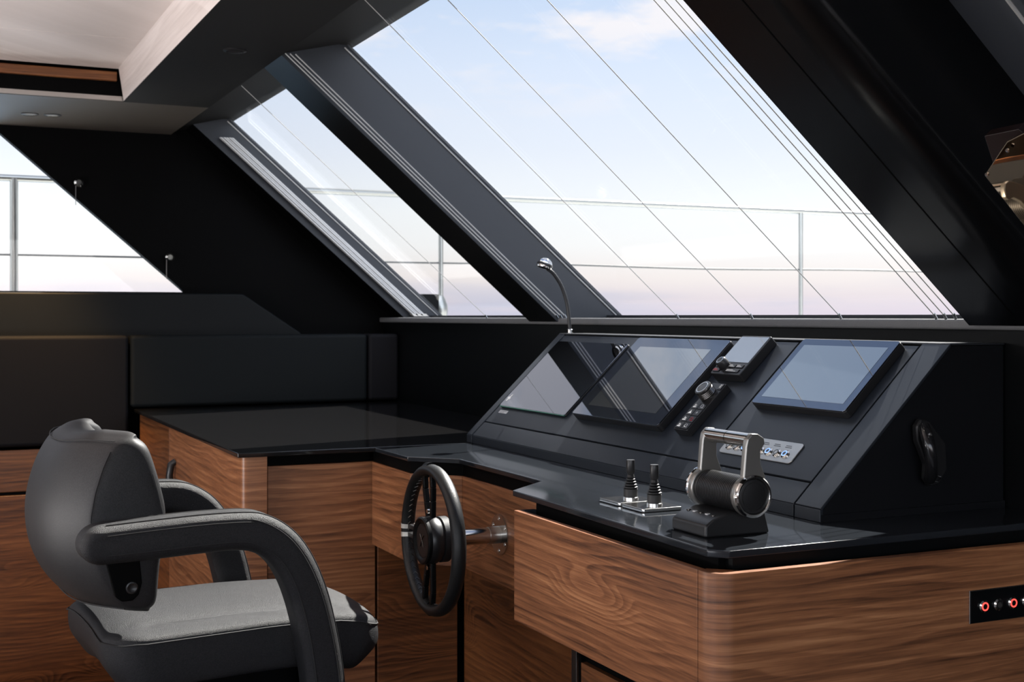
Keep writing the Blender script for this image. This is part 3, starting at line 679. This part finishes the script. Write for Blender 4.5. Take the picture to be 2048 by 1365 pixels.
# ================================================================== steering wheel
def wheel():
    cx, cy, cz = 1.225, 3.134, -.587
    t = thing('steering_wheel', 'black leather steering wheel with silver spoke clips on a steel shaft', 'steering wheel', (1.41, cy, cz))
    Rr = .183
    ring = [(cx, cy + Rr*cos(2*pi*i/72), cz + Rr*sin(2*pi*i/72)) for i in range(72)]
    rim = MB().tube(ring, .0150, 18, closed=True, ry=.0195).build('rim', WLEA, t)
    for a in (82, -82):        # bare black gaps in the leather
        pts = [(cx, cy + Rr*cos(R(a+k)), cz + Rr*sin(R(a+k))) for k in range(-5, 6)]
        MB().tube(pts, .0154, 18, ry=.0199).build('rim_insert', BLK, rim)
    # stitching on the inner side of the rim
    st = MB()
    for i in range(60):
        a = 2*pi*i/60
        for s in (-1, 1): st.cyl((cx + s*.007, cy+(Rr-.0155)*cos(a), cz+(Rr-.0155)*sin(a)), (cx, cy+(Rr-.0165)*cos(a+.04), cz+(Rr-.0165)*sin(a+.04)), .0008, 5)
    st.build('stitching', DSTEEL, rim)
    # hub
    hub = MB().lathe([(.058, 0), (.062, .006), (.062, .028), (.055, .040)], (cx-.024, cy, cz), (1,0,0), 48).build('hub', PLA, t)
    MB().lathe([(.062, -.006), (.062, .002), (.045, .002), (.045, -.004), (.050, -.008), (.058, -.009)], (cx-.024, cy, cz), (1,0,0), 48, ring=True).build('hub_ring', BLK, hub)
    MB().lathe([(.044, 0), (.044, -.004), (.001, -.005)], (cx-.024, cy, cz), (1,0,0), 40).build('centre_cap', PLA, hub)
    em = MB()
    for s in (-1, 1): em.tube([(cx-.0296, cy-.012*s, cz+.016), (cx-.0296, cy+.002*s, cz), (cx-.0296, cy+.012*s, cz-.016)], .0012, 5)
    em.build('emblem', DSTEEL, hub)
    MB().lathe([(.052, 0), (.060, .004), (.060, .024), (.045, .030), (.030, .034), (.030, .054), (.026, .058), (.001, .058)], (cx+.014, cy, cz), (1,0,0), 40).build('hub_back', RUB, hub)
    # spokes: two slim ones to port with silver clips, cast ones up-right and down
    for dz in (.0115, -.0115):
        sp = MB().box(cx-.006, cx+.004, cy+.058, cy+Rr-.012, cz+dz-.006, cz+dz+.006).build('spoke', PLA, t, bev=.001)
        a0 = math.asin(dz/Rr)
        pts = [(cx, cy + Rr*cos(a0+k), cz + Rr*sin(a0+k)) for k in (-.034, -.017, 0, .017, .034)]
        MB().tube(pts, .0158, 18, ry=.0203).build('clip', ALU, sp)
    for a in (82, -82):
        d = Vector((0, cos(R(a)), sin(R(a)))); p = Vector((0, -d.z, d.y)); c = Vector((cx, cy, cz))
        for s in (-1, 1):
            A = [c + d*.055 + p*.014*s, c + d*.10 + p*.022*s, c + d*.135 + p*.028*s, c + d*.172 + p*.026*s]
            m = MB()
            for i in range(3):
                w0, w1 = .007, .007
                q0, q1 = A[i], A[i+1]
                m.quadbox([q0 - p*w0 + Vector((-.008,0,0)), q0 + p*w0 + Vector((-.008,0,0)), q0 + p*w0 + Vector((.006,0,0)), q0 - p*w0 + Vector((.006,0,0)),
                           q1 - p*w1 + Vector((-.008,0,0)), q1 + p*w1 + Vector((-.008,0,0)), q1 + p*w1 + Vector((.006,0,0)), q1 - p*w1 + Vector((.006,0,0))])
            m.build('cast_spoke', BLK, t, bev=.002)
        MB().cyl((cx-.011, *(c + d*.075 + p*.0)[1:]), (cx-.002, *(c + d*.075)[1:]), .006, 12).build('spoke_screw', CHROME, t)
    MB().cyl((cx+.06, cy, cz), (1.384, cy, cz), .0215, 28).build('shaft', STEEL, t)
    MB().cyl((1.384, cy, cz), (1.419, cy, cz), .023, 28).build('shaft_sleeve', BSTEEL, t)
    fl = MB().lathe([(.055, 0), (.055, .003), (.0545, .0045), (.02, .0045)], (1.4205, cy, cz), (-1,0,0), 48).build('flange', STEEL, t)
    for k in range(6):
        a = R(30 + 60*k); MB().lathe([(.0055, 0), (.0055, .0012), (.003, .0014), (.0028, .0004)], (1.416, cy+.043*cos(a), cz+.043*sin(a)), (-1,0,0), 14).build('screw', CHROME, fl)
wheel()

# ================================================================== helm chair (local frame: x forward, y to port, z rel. to eye)
def chair():
    C0 = Vector((.62, 3.13, 0))
    t = thing('helm_chair', 'grey leather helm chair with curved armrests, facing the wheel', 'chair', (C0.x, C0.y, -1.25), rot=Matrix.Rotation(R(5), 4, 'Z'))
    Z = 1.25
    def B(m): 
        m.local = True; m.v = [(a, b, c + Z) for a, b, c in m.v]; return m
    HW = .262
    # ---------- backrest: C-shaped padded shell, lofted upwards
    zs   = [-.640, -.632, -.610, -.575, -.53, -.48, -.43, -.38, -.33, -.295, -.272, -.262]
    xb   = [-.300, -.316, -.340, -.364, -.383, -.392, -.393, -.384, -.368, -.352, -.336, -.318]
    xf   = [-.176, -.168, -.165, -.164, -.160, -.152, -.145, -.156, -.169, -.178, -.186, -.204]
    hw   = [.245, .256, .264, .267, .268, .268, .267, .265, .261, .257, .252, .243]
    def section(i):
        b, f, w = xb[i], xf[i], hw[i]
        if i in (0, 11): b += 0
        corner = b + .085
        P = []
        # outer: front tip near side -> back -> front tip far side
        P.append((f-.012, -w)); P.append(((f+corner)/2, -w-.003)); P.append((corner+.007, -w-.001)); P.append((corner-.005, -w+.006))
        for k in range(1, 12):
            a = -1 + 2*k/12
            P.append((b + (corner-b)*abs(a)**2.6, (w-.006)*math.copysign(abs(a)**.93, a)))
        P.append((corner-.005, w-.006)); P.append((corner+.007, w+.001)); P.append(((f+corner)/2, w+.003)); P.append((f-.012, w))
        th = .085; inb = b + th
        I = [(f, -w+.012), (f-.001, -w+.030), (f-.004, -w+.055), (f-.014, -w+.078)]
        for k in range(1, 12):
            a = -1 + 2*k/12
            I.append((inb + max(0, (f-.03-inb))*abs(a)**3.0, (w-.085)*a))
        I += [(f-.014, w-.078), (f-.004, w-.055), (f-.001, w-.030), (f, w-.012)]
        return P, I
    def droop(i, x, y):
        c = xb[i] + .085; k = max(0, (x-c)/max(.01, xf[i]-c)); return -.016*k**1.8*max(0, (zs[i]+.34)/.078) - (.010*(1-min(1, abs(y)/.16)**2) if i >= 9 else 0) * (1 if x > -9 else 0)
    rows = []
    def ring(i, t_=0.0, dz=0.0):
        P, I = section(i); out = []
        for p, q in zip(P, I): out.append((p[0]+(q[0]-p[0])*t_, p[1]+(q[1]-p[1])*t_, zs[i]+dz+droop(i, p[0], p[1])))
        for p, q in list(zip(P, I))[::-1]: out.append((q[0]+(p[0]-q[0])*t_, q[1]+(p[1]-q[1])*t_, zs[i]+dz+droop(i, p[0], p[1])))
        return out
    rows.append(ring(0, .30, -.006)); rows.append(ring(0, .10, -.003))
    for i in range(len(zs)): rows.append(ring(i))
    rows.append(ring(11, .12, .006)); rows.append(ring(11, .32, .010))
    m = MB(); n = len(rows[0]); h = n//2
    for r_ in rows: m.v += r_
    for i in range(len(rows)-1):
        for k in range(n): m.f.append([i*n+k, i*n+(k+1) % n, (i+1)*n+(k+1) % n, (i+1)*n+k])
    for base_ in (0, (len(rows)-1)*n):
        for k in range(h-1): m.f.append([base_+k, base_+k+1, base_+n-2-k, base_+n-1-k])
    bk = B(m).build('backrest', LEATB, t)
    for p in bk.data.polygons: p.use_smooth = True
    at = bk.data.attributes.get('sharp_edge')
    if at: bk.data.attributes.remove(at)
    sb = bk.modifiers.new('sub', 'SUBSURF'); sb.levels = 1; sb.render_levels = 2
    # seams on the backrest
    def interp(z, A):
        for i in range(len(zs)-1):
            if zs[i] <= z <= zs[i+1]: s = (z-zs[i])/(zs[i+1]-zs[i]); return A[i]+(A[i+1]-A[i])*s
        return A[-1]
    for s in (-1, 1):
        p = [(interp(z, xb)+.082, s*(interp(z, hw)-.002), z) for z in [-.44+.0165*k for k in range(10)]]
        B(MB().tube(p, .0018, 6)).build('seam', SEAM, bk)
        p = [(interp(z, xf)-.014, s*(interp(z, hw)+.001), z) for z in [-.43+.0125*k for k in range(8)]]
        B(MB().tube(p, .0016, 6)).build('seam', SEAM, bk)
    sec = section(10)[0]; B(MB().tube([(x-.0005, y*1.001, -.270 + droop(10, x, y)) for x, y in sec[3:16]], .0016, 6)).build('seam', SEAM, bk)
    B(MB().tube([(x*1.0-.001, y*1.003, -.633) for x, y in section(1)[0][3:16]], .0016, 6)).build('seam', SEAM, bk)
    # ---------- arms
    top = [(-.300, -.4365), (-.20, -.432), (-.08, -.428), (.02, -.430), (.060, -.441), (.100, -.464), (.133, -.495), (.160, -.535), (.182, -.58), (.202, -.635), (.218, -.70), (.232, -.77), (.243, -.86), (.245, -.95)]
    bot = [(.155, -.95), (.153, -.86), (.143, -.78), (.130, -.71), (.113, -.645), (.094, -.595), (.070, -.555), (.040, -.528), (.0, -.514), (-.08, -.514), (-.20, -.518), (-.300, -.5195)]
    def chaikin(A, n_):
        for _ in range(n_):
            Q = [A[0]]
            for p, q in zip(A, A[1:]): Q += [(p[0]*.75+q[0]*.25, p[1]*.75+q[1]*.25), (p[0]*.25+q[0]*.75, p[1]*.25+q[1]*.75)]
            A = Q + [A[-1]]
        return A
    top = chaikin(top, 2); bot = chaikin(bot, 2); P = top + bot + [(-.300 - .046*sin(R(a)), -.478 - .0415*cos(R(a))) for a in range(12, 170, 12)]
    for s in (-1, 1):
        a, b = (.258, .345)
        y0, y1 = (-b, -a) if s < 0 else (a, b)
        r = .024; n = len(P); m = MB(); nr = []
        area = sum(P[i][0]*P[(i+1) % n][1] - P[(i+1) % n][0]*P[i][1] for i in range(n)); sg = 1 if area > 0 else -1
        for i in range(n):
            ax, az = P[i-2]; bx, bz = P[(i+2) % n]; dx, dz = bx-ax, bz-az; l_ = math.hypot(dx, dz) or 1
            nr.append((-dz/l_*sg, dx/l_*sg))            # inward normal
        prof = [(y0 + r - r*cos(R(a)), r*(1 - sin(R(a)))) for a in range(0, 91, 15)] + [(y1 - r + r*sin(R(a)), r*(1 - cos(R(a)))) for a in range(0, 91, 15)]
        for y, d in prof: m.v += [(P[i][0] + nr[i][0]*d, y, P[i][1] + nr[i][1]*d) for i in range(n)]
        for k in range(len(prof)-1):
            for i in range(n): m.f.append([k*n+i, k*n+(i+1) % n, (k+1)*n+(i+1) % n, (k+1)*n+i])
        m.f += [list(range(n)), [(len(prof)-1)*n+i for i in range(n)]]
        ar = B(m).build('armrest', LEAT, t, ang=60)
        for yy in (y0+.016, y1-.016):
            so_ = B(MB().tube([(x+.0*1, yy, z-.0008) for x, z in top[1:]], .0014, 6)).build('seam', SEAM, ar)
        ys = y0 - .0005 if s < 0 else y1 + .0005
        for off in (.021,):
            pts = [(x, ys, z-off) if x < .03 else (x-off*.8, ys, z-off*.6) for x, z in top[1:]]
            B(MB().tube(pts, .0013, 6)).build('seam', SEAM, ar)
            pts = [(x, ys, z+off) if x < .03 else (x+off*.8, ys, z+off*.5) for x, z in bot[::-1][1:]]
            B(MB().tube(pts, .0013, 6)).build('seam', SEAM, ar)
    # ---------- hinge plates under the arms
    for s in (-1, 1):
        y0, y1 = (-.275, -.262) if s < 0 else (.262, .275)
        Pp = [(-.285, -.51), (-.212, -.51), (-.205, -.575), (-.212, -.60), (-.225, -.612), (-.248, -.612), (-.262, -.60)]
        hp = B(MB().prism(Pp, 'y', y0, y1)).build('hinge_plate', MATB, t, bev=.003)
        B(MB().lathe([(.013, 0), (.013, .004), (.010, .005), (.005, .002), (.001, .002)], (-.228, y0 if s < 0 else y1, -.583), (0, s, 0), 20)).build('bolt', PLA, hp)
    # ---------- seat: rounded cushion with crowned top
    m = MB()
    nx, ny = 26, 22
    X0, X1, W = -.280, .392, .262
    def prof(x):       # top height of the centre panel along the seat
        s = (x-X0)/(X1-X0)
        return -.672 + .018*math.exp(-((s-.06)/.10)**2)*0 - .040*max(0, s-.88)**1.2*6 - .018*max(0, .10-s)*6
    grid = {}
    def P3(i, j, topside):
        s = i/nx; r = j/ny
        x = X0 + (X1-X0)*s; yy = -1+2*r
        # plan: slightly narrower nose, rounded corners
        w = W*(1 - .10*max(0, s-.72)/.28 - .04*max(0, .15-s)/.15)
        y = yy*w
        zt = prof(x) - .030*abs(yy)**2.2
        # shallow groove between centre panel and bolsters
        g = abs(abs(y)-.175); zt -= .006*math.exp(-(g/.009)**2)
        return x, y, zt
    # layered outline loops for the sides
    def outline(inset, z_of):
        pts = []
        N_ = []
        for (cx, cy, a0, rc) in ((X1-.075, W*.92-.075, 0, .075), (X0+.09, W*.97-.09, 90, .09), (X0+.09, -(W*.97-.09), 180, .09), (X1-.075, -(W*.92-.075), 270, .075)):
            for k in range(7):
                a = R(a0+15*k); N_.append((cx+(rc-inset)*cos(a), cy+(rc-inset)*sin(a)))
        out = []
        for i in range(len(N_)):
            a = N_[i]; b = N_[(i+1) % len(N_)]; d = math.hypot(b[0]-a[0], b[1]-a[1]); k = max(1, int(d/.045))
            for q in range(k): out.append((a[0]+(b[0]-a[0])*q/k, a[1]+(b[1]-a[1])*q/k))
        return out
    base = outline(0, None); n = len(base)
    def ztop(x, y):
        s = (x-X0)/(X1-X0); yy = min(1, abs(y)/W)
        z = -.664 - .036*yy**2.4 - .018*max(0, (s-.55)/.45)**1.5 - .034*max(0, (s-.84)/.16)**1.6 - .16*max(0, .10-s) - .008
        g = abs(abs(y)-.178); return z - .006*math.exp(-(g/.008)**2)
    layers = []
    cxm = (X0+X1)/2
    for sc_ in (0.0, .2, .4, .55, .66, .70, .74, .84, .92, .965):
        layers.append([(cxm+(x-cxm)*sc_, y*sc_, ztop(cxm+(x-cxm)*sc_, y*sc_)) for x, y in base])
    layers.append([(x*1.0, y, ztop(x, y)-.012) for x, y in [(cxm+(x-cxm)*.992, y*.990) for x, y in base]])
    for dz, sh in ((-.030, 1.0), (-.055, 1.0), (-.085, .995), (-.11, .98)):
        L2 = []
        for x, y in base:
            s = (x-X0)/(X1-X0)
            fx = (x - .9*max(0, -dz-.05)*max(0, (s-.80)/.20)*1.3 + .45*max(0, -dz-.02)*max(0, (.2-s)/.2)*1.4)
            L2.append((fx, y*sh, ztop(x, y)-.012+dz*.9-.002 - .02*(1 if s < .2 else 0)*max(0, (.2-s)/.2)))
        layers.append(L2)
    layers.append([(cxm+(x-cxm)*.9, y*.9, z) for x, y, z in layers[-1]])
    m = MB()
    for L_ in layers: m.v += L_
    for i in range(len(layers)-1):
        for k in range(n): m.f.append([i*n+k, i*n+(k+1) % n, (i+1)*n+(k+1) % n, (i+1)*n+k])
    m.f.append([(len(layers)-1)*n+k for k in range(n)])
    st = B(m).build('seat_cushion', LEAT, t, ang=80)
    bm = bmesh.new(); bm.from_mesh(st.data); bmesh.ops.remove_doubles(bm, verts=bm.verts, dist=1e-5); bmesh.ops.recalc_face_normals(bm, faces=bm.faces); bm.to_mesh(st.data); bm.free()
    for p in st.data.polygons: p.use_smooth = True
    st.modifiers.clear()
    sb = st.modifiers.new('sub', 'SUBSURF'); sb.levels = 1; sb.render_levels = 2
    for s in (-1, 1):
        B(MB().tube([(x, s*.178, ztop(x, .178)+.0005) for x in [X0+.03+.03*k for k in range(21)]], .0015, 6)).build('seam', SEAM, st)
    rim = [(x, y, z+.001) for x, y, z in layers[10]]
    B(MB().tube(rim, .0018, 6, closed=True)).build('seam', SEAM, st)
    # ---------- base under the seat
    B(MB().rrect(-.14, .20, -.20, .20, -.90, -.775, .03)).build('seat_base', MATB, t, bev=.006)
    for s in (-1, 1): B(MB().box(-.05, .24, s*.30-.035, s*.30+.035, -.965, -.935).box(-.02, .16, min(s*.18, s*.30), max(s*.18, s*.30), -.93, -.90)).build('arm_bracket', MATB, t, bev=.004)
    B(MB().lathe([(.055, 0), (.055, .22)], (.03, 0, -1.12), (0,0,1), 32)).build('column', BSTEEL, t)
    B(MB().lathe([(.20, 0), (.20, .015), (.08, .035), (.075, .13)], (.03, 0, -1.25), (0,0,1), 40)).build('pedestal_foot', BSTEEL, t)
chair()
